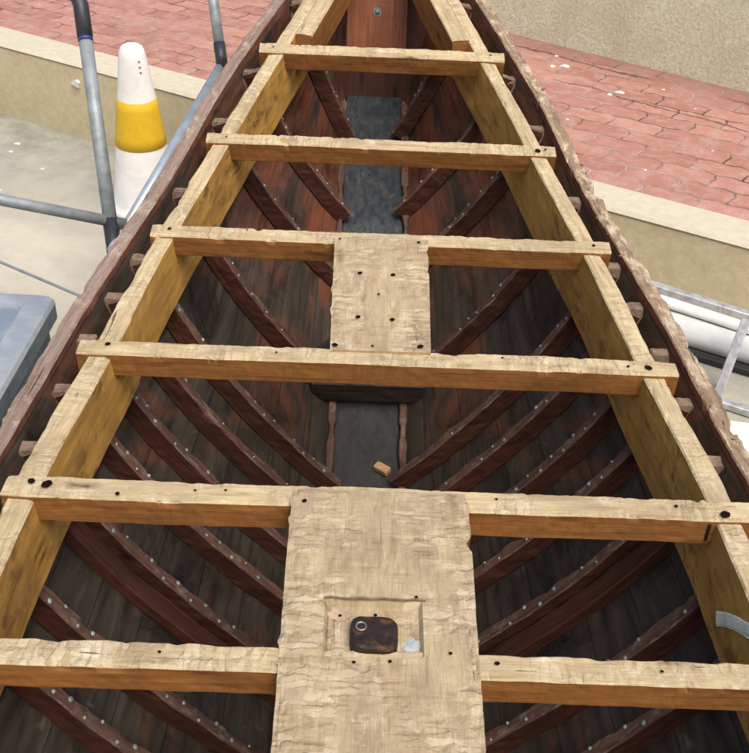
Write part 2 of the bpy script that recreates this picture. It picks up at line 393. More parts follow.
WA = math.atan(-.571)      # heading of the low wall
def mat_paving():
    t = NT('clay_pavers', .8, .25)
    P = t.coord('Object', rot=(0, 0, -WA))
    sx = t.n.new('ShaderNodeSeparateXYZ'); t.l.new(P, sx.inputs[0])
    # zig-zag outline of interlocking pavers
    def tri(v, per, amp):
        a = t.math('FRACT', t.math('MULTIPLY', v, 1/per)); a = t.math('ABSOLUTE', t.math('SUBTRACT', a, .5))
        a = t.math('SMOOTH_MIN', a, .36); return t.math('MULTIPLY', a, amp*2)
    yy = t.math('ADD', sx.outputs[1], tri(sx.outputs[0], .115, .022))
    xx = t.math('ADD', sx.outputs[0], tri(sx.outputs[1], .13, .022))
    wob = t.noise(P, 6, 3, .5)
    yy = t.math('ADD', yy, t.math('MULTIPLY', wob, .012))
    cb = t.n.new('ShaderNodeCombineXYZ'); t.l.new(xx, cb.inputs[0]); t.l.new(yy, cb.inputs[1])
    br = t.n.new('ShaderNodeTexBrick'); t.l.new(cb.outputs[0], br.inputs[0])
    br.inputs['Scale'].default_value = 1; br.inputs['Brick Width'].default_value = .23; br.inputs['Row Height'].default_value = .13
    br.inputs['Mortar Size'].default_value = .0052; br.inputs['Mortar Smooth'].default_value = .35; br.inputs['Bias'].default_value = 0
    br.inputs['Color1'].default_value = (.33, .15, .115, 1); br.inputs['Color2'].default_value = (.43, .215, .17, 1)
    br.inputs['Mortar'].default_value = (.0, .0, .0, 1)
    n1 = t.noise(P, 2.2, 7, .65, .5); n2 = t.noise(P, 45, 5, .7); n3 = t.noise(P, 13, 9, .78, .0)
    c = br.outputs['Color']
    mort = t.ramp(n1, [(.42, (.09, .06, .05)), (.52, (.24, .17, .15)), (.62, (.50, .40, .37))])
    c = t.mix(br.outputs['Fac'], c, mort)
    c = t.mix(t.ramp(n3, [(.46, (0, 0, 0)), (.68, (.7, .7, .7))]), c, (.50, .355, .315))
    c = t.mix(t.ramp(n1, [(.52, (0, 0, 0)), (.75, (.5, .5, .5))]), c, (.36, .22, .2))
    so = t.n.new('ShaderNodeSeparateXYZ'); t.l.new(t.uvn.outputs['Object'], so.inputs[0])
    dw = t.math('SUBTRACT', 5.12, t.math('ADD', t.math('MULTIPLY', so.outputs[0], .587), t.math('MULTIPLY', so.outputs[1], .81)))
    wv = t.noise(P, 3.5, 8, .65)
    dw2 = t.math('ADD', dw, t.math('MULTIPLY', t.math('SUBTRACT', wv, .5), .16))
    for pos, wd, am in ((.17, .010, .85), (.50, .007, .7)):
        a_ = t.math('ABSOLUTE', t.math('SUBTRACT', dw2, pos))
        k_ = t.math('MULTIPLY', t.math('LESS_THAN', a_, wd), t.ramp(t.noise(P, 2.0 if pos < .3 else 1.3, 3, .5), [(.44, (0, 0, 0)), (.5, (am, am, am))]))
        c = t.mix(k_, c, (.06, .04, .038))
    c = t.mix(t.ramp(dw2, [(.0, (.55, .55, .55)), (.35, (0, 0, 0))]), c, (.22, .12, .10))
    c = t.mix(t.ramp(n2, [(.64, (0, 0, 0)), (.72, (.5, .5, .5))]), c, (.62, .5, .45))
    c = t.mix(t.ramp(n2, [(.28, (.45, .45, .45)), (.36, (0, 0, 0))]), c, (.14, .09, .08))
    t.color(c)
    t.bump(t.math('SUBTRACT', t.math('MULTIPLY', n2, .25), br.outputs['Fac']), .7, .006); return t.m
M['paving'] = mat_paving()

def mat_render(name, a, b, scale, bump=.5, grime=None):
    t = NT(name, .9, .15); P = t.coord('Object')
    n1 = t.noise(P, scale, 6, .7, .2); n2 = t.noise(P, 2.5, 6, .6, .4); n3 = t.noise(P, 260, 2, .6)
    c = t.ramp(n1, [(.35, a), (.6, b)])
    g = grime or tuple(x*.75 for x in a)
    c = t.mix(t.ramp(n2, [(.48, (0, 0, 0)), (.72, (.6, .6, .6))]), c, g)
    t.color(c); t.bump(n1, bump, .006); t.bump(n3, .3, .002); return t.m
M['wallface'] = mat_render('low_wall_render', (.50, .42, .26), (.58, .50, .33), 30, .4)
M['coping'] = mat_render('cream_coping', (.50, .46, .35), (.57, .53, .42), 24, .15, (.50, .46, .36))
M['roughcast'] = mat_render('roughcast', (.50, .49, .34), (.72, .70, .52), 60, 1.0, (.46, .43, .28))

# ------------------------------------------------------------------ interpolation
def interp(x, X, Y):
    if x <= X[0]: return Y[0]+(x-X[0])*(Y[1]-Y[0])/(X[1]-X[0])
    for i in range(len(X)-1):
        if x <= X[i+1]: break
    if x > X[-1]: i = len(X)-2; t = (x-X[i])/(X[i+1]-X[i]); return Y[i]+(Y[i+1]-Y[i])*t
    def sl(k):
        if k <= 0: return (Y[1]-Y[0])/(X[1]-X[0])
        if k >= len(X)-1: return (Y[-1]-Y[-2])/(X[-1]-X[-2])
        return (Y[k+1]-Y[k-1])/(X[k+1]-X[k-1])
    h = X[i+1]-X[i]; t = (x-X[i])/h; a, b = sl(i)*h, sl(i+1)*h
    return (2*t**3-3*t*t+1)*Y[i]+(t**3-2*t*t+t)*a+(-2*t**3+3*t*t)*Y[i+1]+(t**3-t*t)*b
def sheer(y): return interp(y, [-1, .9, 1.24, 1.64, 2.04, 2.42, 2.79, 3.2, 3.6], [-1.13, -1.15, -1.15, -1.15, -1.096, -1.027, -.908, -.775, -.63])
def rail_hw(y): return interp(y, [-1, .3, .9, 1.45, 1.77, 2.05, 2.16, 2.6, 2.9, 3.07, 3.35, 3.62], [.70, .735, .73, .70, .668, .610, .585, .484, .385, .325, .235, .165])
def carl_hw(y): return interp(y, [-1, .5, 1.25, 1.62, 2.0, 2.45, 2.73, 3.05, 3.3], [.59, .615, .604, .57, .510, .410, .322, .220, .145])
def keel_z(y): return interp(y, [-1, 0, 1.2, 1.75, 2.2, 2.45, 2.7, 2.95, 3.3], [-1.97, -1.98, -1.98, -1.945, -1.82, -1.66, -1.475, -1.372, -1.235])
def xc(y): return -.005-.008*min(1, max(0, (y-2.6)/.7))
US = [(0, 0), (.18, .05), (.36, .12), (.5, .20)]
def sect(h, y=0):   # h: 0 rail .. 1 keel -> u ; full sections aft, V sections forward
    a = interp(h, [0, .2, .42, .60, .76, .89, 1.0], [1, .93, .82, .67, .46, .24, 0.0])
    b = interp(h, [0, .2, .42, .60, .76, .89, 1.0], [1, .885, .705, .52, .33, .165, 0.0])
    t = min(1, max(0, (y-.1)/.95)); t = t*t*(3-2*t)
    return a+(b-a)*t
BOWY0, BOWY1 = 3.42, 3.30
def hull_pt(y, h, side, off=0.0):
    """point of the planking's inner face; off moves it outboard"""
    def P(h):
        u = sect(h, y); hw = rail_hw(y)-.036
        x = .1+(hw-.1)*u
        z0 = sheer(y)-.06; return Vector((x, z0+(keel_z(y)-z0)*h))
    p = P(h); a = P(max(0, h-.01)); b = P(min(1, h+.01)); t = (b-a).normalized()
    n = Vector((-t.y, t.x)) if -t.y > 0 else Vector((t.y, -t.x))   # outboard
    q = p+n*off
    return Vector((side*q.x+xc(y)*(1-sect(h, y)), y, q.y)), Vector((side*n.x, 0, n.y))

# ------------------------------------------------------------------ the boat
boat = empty('wooden_boat', (0, 1.5, -2.15))
tag(boat, 'old open wooden boat hull with bare pine deck beams and dark riveted ribs inside', 'boat')
BP = []   # children to re-parent with offset kept
def part(mb, name, mats, parent=None):
    o = mb.build(name, mats)
    o.parent = parent or boat
    if parent is None or parent is boat: o.matrix_parent_inverse = Matrix.Translation(-boat.location)
    return o

Y_AFT = -.6
for side in (-1, 1):
    mb = MB(); ny, nh = 90, 30
    for layer, off in ((0, 0), (1, .026)):
        for i in range(ny+1):
            for j in range(nh+1):
                h = j/nh; yend = BOWY0+(BOWY1-BOWY0)*h
                y = Y_AFT+(yend-Y_AFT)*i/ny
                p, n = hull_pt(y, h, side, off)
                p += n*.0015*nz(p, 9, 2)
                mb.v.append(p)
    W = nh+1; K = (ny+1)*W
    for i in range(ny):
        for j in range(nh):
            a = i*W+j; q = [a, a+1, a+W+1, a+W]
            def uv(ids): return [(mb.v[k % K][1], (k % W)/nh*.95) for k in ids]
            if side > 0: q = q[::-1]
            mb.face(q, uv(q), 0, True)
            q2 = [k+K for k in q][::-1]; mb.face(q2, [(mb.v[k-K][1], ((k-K) % W)/nh*.95) for k in q2], 0, True)
    part(mb, 'planking', [M['planking']])

# keel plank, transom aft, bow board
mb = MB()
ys = [Y_AFT+(3.31-Y_AFT)*i/80 for i in range(81)]
timber(mb, [(xc(y), y, keel_z(y)) for y in ys], [(1, 0, 0)], [(0, 0, 1)], .188, .05, jit=.001, chip=.003)
part(mb, 'keel', [M['keel'], M['rib_side'], M['rib_side']])
mb = MB()
timber(mb, [(0, y, min(keel_z(y)-.04, -1.35)) for y in ys[:-4]], [(1, 0, 0)], [(0, 0, 1)], .08, [min(.155, 2.148+min(keel_z(y)-.04, -1.35)) if y < 2.3 else .12 for y in ys[:-4]])
part(mb, 'false_keel', [M['rib_side'], M['rib_side'], M['rib_side']])
# wooden ledges with notches along both sides of the keel
for s in (-1, 1):
    mb = MB(); yy = [1.0+(3.25-1.0)*i/160 for i in range(161)]
    timber(mb, [(xc(y)+s*.101, y, keel_z(y)+.022) for y in yy], [(1, 0, 0)], [(0, 0, 1)],
           [.014+(.008 if (int(y*22) % 3) else 0) for y in yy], .035, jit=.003, chip=.004, ns=2)
    part(mb, 'keel_ledge', [M['rib_top'], M['rib_side'], M['rib_side']])
mb = MB()
n = 24
zt = -.62; zb = keel_z(3.30)-.02
pts = []
for i in range(n+1):
    f = i/n; pts.append((xc(3.3), BOWY1+.005+(BOWY0-BOWY1)*f, zb+(zt-zb)*f))
up = Vector((0, -1, (BOWY0-BOWY1)/(zt-zb))).normalized()
timber(mb, pts, [(1, 0, 0)], [up], .2, .04, jit=.001, chip=.002)
bow = part(mb, 'bow_board', [M['bow'], M['rib_side'], M['bow']])
mb = MB()   # backing boards closing the bow between the planks
rg = []
for j in range(17):
    h = j/16; y = BOWY0+(BOWY1-BOWY0)*h; a = hull_pt(y, h, -1, .02)[0]; b = hull_pt(y, h, 1, .02)[0]; rg.append((a, b))
for dy in (.0, .03):
    for a, b in rg: mb.v += [a+Vector((0, dy, 0)), b+Vector((0, dy, 0))]
for i in range(16):
    a = 2*i; mb.face((a, a+2, a+3, a+1), [(mb.v[k].z, mb.v[k].x) for k in (a, a+2, a+3, a+1)], 0)
    a += 34; mb.face((a+1, a+3, a+2, a), None, 0)
mb.face((0, 1, 35, 34))
part(mb, 'bow_transom', [M['rib_side']])
for s in (-1, 1):
    mb = MB()
    timber(mb, [(p[0]+s*.118, p[1]+.01, p[2]) for p in pts], [(1, 0, 0)], [up], .034, .05, jit=.002, chip=.005, mats=(0, 1, 1))
    part(mb, 'bow_cheek', [M['rib_side'], M['bow'], M['bow']])
for z in (-1.13, -.97, -.80):
    mb = MB(); f = (z-zb)/(zt-zb); c = Vector((xc(3.3), BOWY1+.005+(BOWY0-BOWY1)*f, z))+up*.001
    disc(mb, c, up, .014, 0, irr=.05); dome(mb, c+up*.001, up, .008, .005, 0, 10)
    o = mb.build('bow_bolt', [M['nail'], M['ring']]); o.parent = bow
mb = MB()
ring = [hull_pt(Y_AFT, j/12, -1, .02)[0] for j in range(13)]+[hull_pt(Y_AFT, 1-j/12, 1, .02)[0] for j in range(13)]
b0 = len(mb.v); mb.v += [p for p in ring]+[p-Vector((0, .03, 0)) for p in ring]; m_ = len(ring)
mb.face(list(range(m_)), [(p.x, p.z) for p in ring], 0); mb.face([k+m_ for k in range(m_)][::-1], [(p.x, p.z) for p in ring][::-1], 0)
for k in range(m_): mb.face((k, k+m_, (k+1) % m_+m_, (k+1) % m_), None, 0)
part(mb, 'transom', [M['rib_side']])

# ribs with their rows of rivet heads
RY = [-.4, -.22, -.05, .12, .30, .47, .60, .74, .88, 1.05, 1.19, 1.43, 1.61, 1.755, 1.905, 2.04, 2.30, 2.58, 2.78, 3.10]
for side in (-1, 1):
    for ri, y0 in enumerate(RY):
        y = y0 + (.0 if side < 0 else .02)
        n = 44; pts = []; ups = []
        hs_ = [.035+.965*i/n for i in range(n+1)]
        for h in hs_:
            p, nn = hull_pt(y, max(0, h), side, 0)
            if h < 0: p.z += .03*(-h/.03)
            pts.append(p-nn*.048); ups.append(-nn)
        mb = MB()
        bulge = [1+.5*max(0, (h-.85)/.15) for h in hs_]
        timber(mb, pts, [(0, 1, 0)], ups, [.030+.005*nz((y0, k*.3, side), 1.3, 4) for k in range(n+1)], .050, jit=.003, chip=.006, seed=ri*3+side, ns=3, cf=22, cap=3)
        for k in range(3, n-1, 2):
            if random.random() < .15: continue
            if ri > 13 and random.random() < .4: continue
            f = random.uniform(-.3, .3)
            p = pts[k]+Vector((0, 1, 0))*(.0068*(1 if (k//2) % 2 else -1)+f*.008)+ups[k]*.0002
            dome(mb, p, ups[k], random.uniform(.0036, .0058), .003, 2, 8)
        rib = part(mb, 'rib', [M['rib_top'], M['rib_side'], M['nail'], M['oldend']])
        mb = MB(); hx = rail_hw(y)-.036-.024; zt_ = sheer(y)-.064+random.uniform(-.010, .006)
        timber(mb, [(side*hx, y+dy_, zt_) for dy_ in (-.014, -.007, 0, .007, .014)], [(1, 0, 0)], [(0, 0, 1)], .038, .07, mats=(0, 0, 0), cap=0, ns=3, jit=.003, chip=.004)
        o = mb.build('rib_head', [M['oldend'], M['rib_side']]); o.parent = rib

for side in (-1, 1):      # lower filling timbers against the after side of one pair of ribs
    mb = MB(); pts = []; ups = []
    y = 1.43-.045+(.0 if side < 0 else .02)
    for i in range(31):
        h = .05+.93*i/30; p, nn = hull_pt(y, h, side, 0); pts.append(p-nn*.028); ups.append(-nn)
    timber(mb, pts, [(0, 1, 0)], ups, .048, .03, jit=.002, chip=.003, mats=(1, 1, 1), cap=1)
    part(mb, 'filling_timber', [M['rib_top'], M['rib_side']])
# floor timber across the keel
mb = MB(); yF = 2.31
timber(mb, [(xc(yF)-.16+.32*i/16, yF, keel_z(yF)+.075) for i in range(17)], [(0, -1, 0)], [(0, 0, 1)], .07, .06, jit=.002, chip=.005)
part(mb, 'floor_timber', [M['tarred'], M['tarred'], M['tarred']])
mb = MB(); yF = 3.05
timber(mb, [(xc(yF)+s_*1, yF, keel_z(yF)+.02) for s_ in [-.17+.07*i/6 for i in range(7)]], [(0, -1, 0)], [(0, 0, 1)], .05, .05)
part(mb, 'floor_timber', [M['rib_side'], M['rib_side'], M['rib_side']]); mb = MB()
timber(mb, [(xc(yF)+s_*1, yF, keel_z(yF)+.02) for s_ in [.10+.07*i/6 for i in range(7)]], [(0, -1, 0)], [(0, 0, 1)], .05, .05)
part(mb, 'floor_timber', [M['rib_side'], M['rib_side'], M['rib_side']])

# outer rails
for side in (-1, 1):
    mb = MB(); n = 420
    yy = [Y_AFT+(3.44-Y_AFT)*i/n for i in range(n+1)]; pts = []; rs = []; ws = []
    for y in yy:
        hw = rail_hw(y); w = .036
        rough = (nz((y, 0, side), 26, 3)*.004+nz((y, 2, side), 70, 8)*.003) if side > 0 else nz((y, 0, side), 5, 3)*.0012
        pts.append((side*(hw-w/2+rough*.5), y, sheer(y)-.040+(rough*.6 if side > 0 else 0)+nz((y, 1, side), 4, 1)*.003))
        d = Vector((side*(rail_hw(y+.02)-rail_hw(y-.02)), .04, 0)).normalized(); rs.append(Vector((d.y, -d.x, 0))); ws.append(w+rough)
    timber(mb, pts, rs, [(0, 0, 1)], ws, .075, jit=.0018, chip=.008 if side > 0 else .004, seed=5+side, ns=4, cf=28, cth=.05 if side > 0 else .2)
    if side > 0:   # splinters standing off the right rail
        for k in range(20):
            y = random.choice([random.uniform(2.35, 2.75), random.uniform(1.3, 2.4)]); hw = rail_hw(y)
            c = Vector((hw-random.choice((.034, .004, .02)), y, sheer(y)-.043)); d = Vector((random.uniform(-.5, .5), random.uniform(-1, 1), random.uniform(.0, .25))).normalized()*random.uniform(.008, .022)
            u = Vector((random.uniform(-1, 1), .2, .4)).normalized()*random.uniform(.002, .004)
            b = len(mb.v); mb.v += [c-u, c+u, c+d, c+Vector((0, 0, -.004))]
            mb.face((b, b+1, b+2)); mb.face((b, b+2, b+3)); mb.face((b+1, b+3, b+2)); mb.face((b, b+3, b+1))
    part(mb, 'rail', [M['splinter'] if side > 0 else M['rail'], M['rail_in'], M['rail_in']])
# carlins (the long inner boards)
for side in (-1, 1):
    mb = MB(); n = 260
    yy = [Y_AFT+.05+(3.30-Y_AFT)*i/n for i in range(n+1)]; pts = []; rs = []; ws = []; hh = []
    for y in yy:
        w = .042
        if side < 0 and y < 1.75: w = .046
        pts.append((side*(carl_hw(y)-w/2), y, sheer(y)-.002)); ws.append(w+nz((y, 3, side), 8, 2)*.004)
        d = Vector((side*(carl_hw(y+.02)-carl_hw(y-.02)), .04, 0)).normalized(); rs.append(Vector((d.y, -d.x, 0)))
        hh.append(.17+nz((y, 3, 1), 2.5, side)*.006)
    timber(mb, pts, rs, [(0, 0, 1)], ws, hh, jit=.0012, chip=.006 if side < 0 else .0035, seed=21+side, ns=4, mats=(0, 1, 1), cf=18)
    o = part(mb, 'carlin', [M['top'], M['carlin'], M['carlin']])
    # doubling piece towards the bow
    mb = MB(); yy = [2.835+(3.30-2.835)*i/40 for i in range(41)]; pts = []; rs = []
    for y in yy:
        pts.append((side*(carl_hw(y)-.042-.026), y, sheer(y)+.005))
        d = Vector((side*(carl_hw(y+.02)-carl_hw(y-.02)), .04, 0)).normalized(); rs.append(Vector((d.y, -d.x, 0)))
    timber(mb, pts, rs, [(0, 0, 1)], .05, .10, seed=31+side, mats=(0, 1, 2))
    part(mb, 'bow_cleat', [M['top'], M['side'], M['side']])

# deck beams
BEAMS = [(.898, .66, .66, .045), (1.232, .615, .634, .050), (1.640, .592, .598, .046), (2.035, .516, .528, .043), (2.412, .440, .446, .042), (2.772, .338, .338, .042)]
beams = []
for bi, (y, wl, wr, w) in enumerate(BEAMS):
    s = (sheer(y+.1)-sheer(y-.1))/.2*.9; a = math.atan(s)
    upv = Vector((0, -math.sin(a), math.cos(a))); rt = Vector((0, -math.cos(a), -math.sin(a)))
    n = 260; xs = [-wl+(wl+wr)*i/n for i in range(n+1)]
    z = sheer(y)+.006
    ws = [w*(1+.05*nz((x, bi, 0), 5, 1)+.05*nz((x, bi, 4), 19, 1)) for x in xs]
    pts = [(x, y-(x*.006)+.0025*nz((x, bi, 7), 3, 1)+(0 if abs(x) < .99 else 0), z+.0015*nz((x, 0, bi), 4, 2)) for x in xs]
    mb = MB()
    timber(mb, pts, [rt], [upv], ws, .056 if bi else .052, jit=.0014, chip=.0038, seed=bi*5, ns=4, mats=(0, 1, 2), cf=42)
    C0 = Vector((0, y, z+.0012))
    # nail and bolt holes
    holes = {1: [(-.545, .002, .011), (-.572, .008, .008), (.578, -.012, .0105), (.5, .004, .004), (-.425, -.015, .005), (-.30, 0, .003), (-.25, .003, .003), (.2, .005, .003)],
             2: [(-.535, .006, .0065), (.54, -.004, .009), (.50, -.002, .004), (.25, .01, .003), (-.2, 0, .003)],
             3: [(-.475, .002, .0055), (.49, .002, .005), (-.3, .01, .0025)], 4: [(-.39, 0, .003), (.40, -.006, .009), (.42, .0, .004)], 5: [(-.30, 0, .003), (.3, .003, .003)],
             0: [(.17, .004, .0045), (-.3, .004, .003), (.4, 0, .003)]}[bi]
    for hx, hy, r in holes:
        disc(mb, Vector((hx, y+hy-hx*.006, z+.002+hy*s))+upv*.001, upv, r*.8, 3, 18, .10)
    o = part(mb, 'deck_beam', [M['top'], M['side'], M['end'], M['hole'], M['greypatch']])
    beams.append(o)
# iron strap on the second beam's face
mb = MB()
box(mb, (.549, 1.2005, -1.188), (.554, 1.2068, -1.150), 0, .001)
o = mb.build('iron_tie', [M['rust']]); o.parent = beams[1]

# ------------------------------------------------------------------ centre planks
def lines(a, b, step, extra=()):
    n = max(1, round((b-a)/step)); L = [a+(b-a)*i/n for i in range(n+1)]
    L = [v for v in L if all(abs(v-e) > step*.35 for e in extra)]+list(extra); return sorted(L)
def centre_plank(y0, y1, hw0, hw1, zf, th, tf, cx0, cx1, recess=None, seed=0):
    ex_x = []; ex_y = []
    if recess:
        (rx0, rx1, ry0, ry1, rd) = recess
        e = .0025; ex_x = [rx0-e, rx0+e, rx1-e, rx1+e]; ex_y = [ry0-e, ry0+e, ry1-e, ry1+e]
    X = lines(-1, 1, .05); Yl = lines(y0, y1, .006, ex_y)
    mb = MB(); nx = None
    rows = []
    for y in Yl:
        f = (y-y0)/(y1-y0); hw = hw0+(hw1-hw0)*f; cx = cx0+(cx1-cx0)*f
        jl = -.004*max(0, nz((y, 0, seed), 34, 1)-.28)*3+nz((y, 5, seed), 4, 1)*.002; jr = -.005*max(0, nz((y, 9, seed), 30, 1)-.22)*3+nz((y, 7, seed), 4, 1)*.002
        xl = cx-hw+jl; xr = cx+hw+jr
        xs = lines(xl, xr, .0065) if False else [xl+(xr-xl)*k/44 for k in range(45)]
        if recess:   # snap the nearest columns to the recess edges
            for e in ex_x:
                k = min(range(2, 43), key=lambda q: abs(xs[q]-e)); xs[k] = e
            for a_, b_ in ((ex_x[0], ex_x[1]), (ex_x[2], ex_x[3])):
                ia = xs.index(a_) if a_ in xs else None
                if ia is None:
                    ib = xs.index(b_); xs[ib-1] = a_
            xs.sort()
        row = []
        for k, x in enumerate(xs):
            z = zf(y)
            z += .0010*nz((x, y*.6, seed), 26, 2)+.0013*max(0, nz((x*2.2, y, seed), 40, 5))-.002*max(0, nz((x*.8, y*3, seed), 24, 7)-.32)*3
            edge = min(k, 44-k)
            if edge < 4: z -= .0045*max(0, nz((x*3, y*1.5, seed), 30, 9)+.05)*(4-edge)/2
            if recess and rx0 < x < rx1 and ry0 < y < ry1: z -= rd
            row.append(len(mb.v)); mb.v.append(Vector((x, y, z)))
        rows.append(row)
    o_ = random.random()*5
    uv = lambda i: (mb.v[i][1]+o_, mb.v[i][0]+o_)
    for a, b in zip(rows, rows[1:]):
        for k in range(44):
            q = (a[k], a[k+1], b[k+1], b[k])
            inr = recess and all(rx0 < mb.v[i][0] < rx1 and ry0 < mb.v[i][1] < ry1 for i in q)
            mb.face(q, [uv(i) for i in q], 0, False)
    nb = len(mb.v); low = []
    for r in rows:
        l = [len(mb.v), len(mb.v)+1]; mb.v.append(mb.v[r[0]]-Vector((0, 0, th))); mb.v.append(mb.v[r[-1]]-Vector((0, 0, th))); low.append(l)
    for i in range(len(rows)-1):
        for col_, lc, fl in ((0, 0, 0), (-1, 1, 1)):
            q = [rows[i][col_], rows[i+1][col_], low[i+1][lc], low[i][lc]]
            if fl: q = q[::-1]
            mb.face(q, [(mb.v[k][1]+o_, mb.v[k][2]+o_) for k in q], 1)
        q = (low[i][0], low[i+1][0], low[i+1][1], low[i][1]); mb.face(q, [uv(k) for k in q], 1)
    for i, fl in ((0, 0), (-1, 1)):
        q = rows[i]+[low[i][1], low[i][0]]; q = q[::-1] if not fl else q
        mb.face(q, None, 2)
    return mb

big = centre_plank(-.5, 1.243, .119, .145, lambda y: sheer(y)+.011, .045, 0, 0.0, .0065, (-.072, .066, .905, 1.006, .012), 3)
# taper of the visible part follows the photo: wide aft edge trimmed straight
disc(big, (-.118, 1.213, -1.1370), (0, 0, 1), .004, 3)
for (x, y) in ((-.052, .985), (.0, .988), (.02, .895), (-.03, .892), (.105, .912), (.06, 1.013)):
    disc(big, (x, y, -1.1497 if (-.072 < x < .066 and .905 < y < 1.006) else -1.1362), (0, 0, 1), .0026, 3)
# greyish paint remains inside the recess and the pale blue filler beside the bolt
def blob(mb, cx, cy, z, rx, ry, mat, seed, seg=40, rag=.35):
    b = len(mb.v)
    for k in range(seg):
        a = 2*math.pi*k/seg; q = 1+rag*(noise.noise(Vector((math.cos(a)*1.1, math.sin(a)*1.1, seed)))+.5*noise.noise(Vector((math.cos(a)*4, math.sin(a)*4, seed))))
        mb.v.append(Vector((cx+rx*q*math.cos(a), cy+ry*q*math.sin(a), z)))
    mb.face(list(range(b, b+seg)), None, mat)
blob(big, .050, .932, -1.1500, .011, .020, 4, 1.3, 60, .6)
blob(big, -.052, .988, -1.1500, .017, .012, 5, 5.3, 60, .7)
blob(big, .002, .9155, -1.1502, .05, .006, 5, 7.1)
# splinters where the nearest beam meets the plank
for k in range(13):
    s = random.choice((-1, 1, 1)); y = random.uniform(.87, .965) if k < 18 else random.uniform(.75, 1.2)
    c = Vector((s*(.133)+.003, y, -1.139)); d = Vector((s*random.uniform(.5, 1), random.uniform(-.4, .4), random.uniform(-.1, .12))).normalized()*random.uniform(.003, .011)
    u = Vector((0, 1, .1))*random.uniform(.0015, .005)
    b = len(big.v); big.v += [c-u, c+u, c+d, c+Vector((0, 0, -.005))]
    big.face((b, b+1, b+2)); big.face((b, b+2, b+3)); big.face((b+1, b+3, b+2)); big.face((b, b+3, b+1))
bigp = part(big, 'centre_plank', [M['plank'], M['side'], M['end'], M['hole'], M['patch'], M['greypatch']])
# octagonal rusty bolt head with a small ring
mb = MB(); b = len(mb.v)
cxb, cyb = -.0025, .9435
prof = [(.0345*(abs(math.cos(a))**.5)*math.copysign(1, math.cos(a)), .031*(abs(math.sin(a))**.5)*math.copysign(1, math.sin(a))) for a in [math.pi*2*(k+.5)/24 for k in range(24)]]
for z, s in ((-1.156, 1), (-1.139, 1), (-1.1355, .95), (-1.134, .80)):
    for (x, y) in prof: mb.v.append(Vector((cxb+x*s, cyb+y*s, z+nz((x, y, z), 60)*.002)))
for i in range(3):
    for k in range(24):
        a = b+i*24+k; c = b+i*24+(k+1) % 24; mb.face((a, c, c+24, a+24))
ctr = len(mb.v); mb.v.append(Vector((cxb, cyb, -1.1348)))
for k in range(24): mb.face((b+72+k, b+72+(k+1) % 24, ctr))
bolt = mb.build('bolt_head', [M['rust']]); bolt.parent = bigp
mb = MB(); seg = 24; rc = (-.021, .952, -1.1325); base = 0
for i in range(seg):
    a = 2*math.pi*i/seg
    for k in range(8):
        q = 2*math.pi*k/8; r = .0072+.0017*math.cos(q); mb.v.append(Vector((rc[0]+r*math.cos(a), rc[1]+r*math.sin(a), rc[2]+.0017*math.sin(q))))
for i in range(seg):
    for k in range(8):
        a = i*8+k; b_ = i*8+(k+1) % 8; c = ((i+1) % seg)*8+(k+1) % 8; d = ((i+1) % seg)*8+k; mb.face((a, d, c, b_), None, 0, True)
o = mb.build('ring', [M['ring']]); o.parent = bigp
mb = MB()
for k in range(2):
    a0 = Vector((-.074, 1.008, -1.1360)); 
timber(mb, [(-.076+.15*i/30, 1.0075+.002*nz((i*.2, 0, 0), 1), -1.1352+.001*nz((i*.3, 1, 0), 1)) for i in range(31)], [(0, -1, 0)], [(0, 0, 1)], .0035, .004, jit=.001, chip=.002, ns=2)
o = mb.build('recess_lip', [M['oldend']]*3); o.parent = bigp

sm = centre_plank(1.652, 2.030, .101, .106, lambda y: sheer(y)+.0115, .04, 0, .0065, .0065, None, 9)
for (x, y) in ((-.040, 1.900), (.032, 1.898), (-.041, 1.756), (.030, 1.751)):
    s = (sheer(y+.05)-sheer(y-.05))/.1; nn = Vector((0, -s, 1))
    disc(sm, (x, y, sheer(y)+.0143), nn, .0050, 3)
for (x, y, r) in ((.001, 1.832, .003), (-.085, 1.664, .006), (.086, 1.668, .0065), (.09, 2.015, .004), (-.088, 2.018, .003), (-.01, 1.665, .003)):
    disc(sm, (x, y, sheer(y)+.0143), (0, 0, 1), r, 3, irr=.1)
part(sm, 'centre_plank', [M['plank'], M['side'], M['end'], M['hole'], M['patch'], M['greypatch']])

# ------------------------------------------------------------------ bilge water
mb = MB(); zw = -1.645
L = []; Rr = []
for i in range(21):
    y = 2.355+.115*i/20
    def halfw(side):
        for k in range(200):
            p, _ = hull_pt(y, 1-k/200, side)
            if p.z > zw: return p.x
        return side*.1
    L.append(Vector((halfw(-1), y, zw))); Rr.append(Vector((halfw(1), y, zw)))
mb.v = L+Rr
for i in range(20): mb.face((i, i+21, i+22, i+1))
tag(mb.build('water', [M['water']], loc=(0, 2.41, zw)), kind='structure')

# loose things in the boat
def rot(M_, loc): return Matrix.Translation(loc) @ M_
mb = MB(); Mx = Matrix.Translation((.040, 2.105, keel_z(2.105)+.012)) @ Matrix.Rotation(R(-38), 4, 'Z') @ Matrix.Rotation(R(14), 4, 'X')
box(mb, (-.023, -.012, -.009), (.023, .012, .009), 0, .002, Mx)
tag(mb.build('wood_chip', [M['chipw']], loc=(.040, 2.105, keel_z(2.105)+.012)), 'small pale orange wood offcut lying on the dark keel', 'wood chip')
mb = MB(); pts = []
for i in range(15):
    f = i/14; pts.append(Vector((carl_hw(1.107-.12*f)-.0455+.0006*math.sin(f*13), 1.107-.12*f, -1.270+.110*f+.004*math.sin(f*5))))
timber(mb, pts, [(0, .68, .73)], [(-.8, 0, .6)], .024, .004, jit=.001, chip=.004, ns=4)
tag(mb.build('cloth_tape', [M['tape'], M['tape'], M['tape']], loc=pts[0]), 'crumpled green and white tape stuck on the right inner board', 'tape')

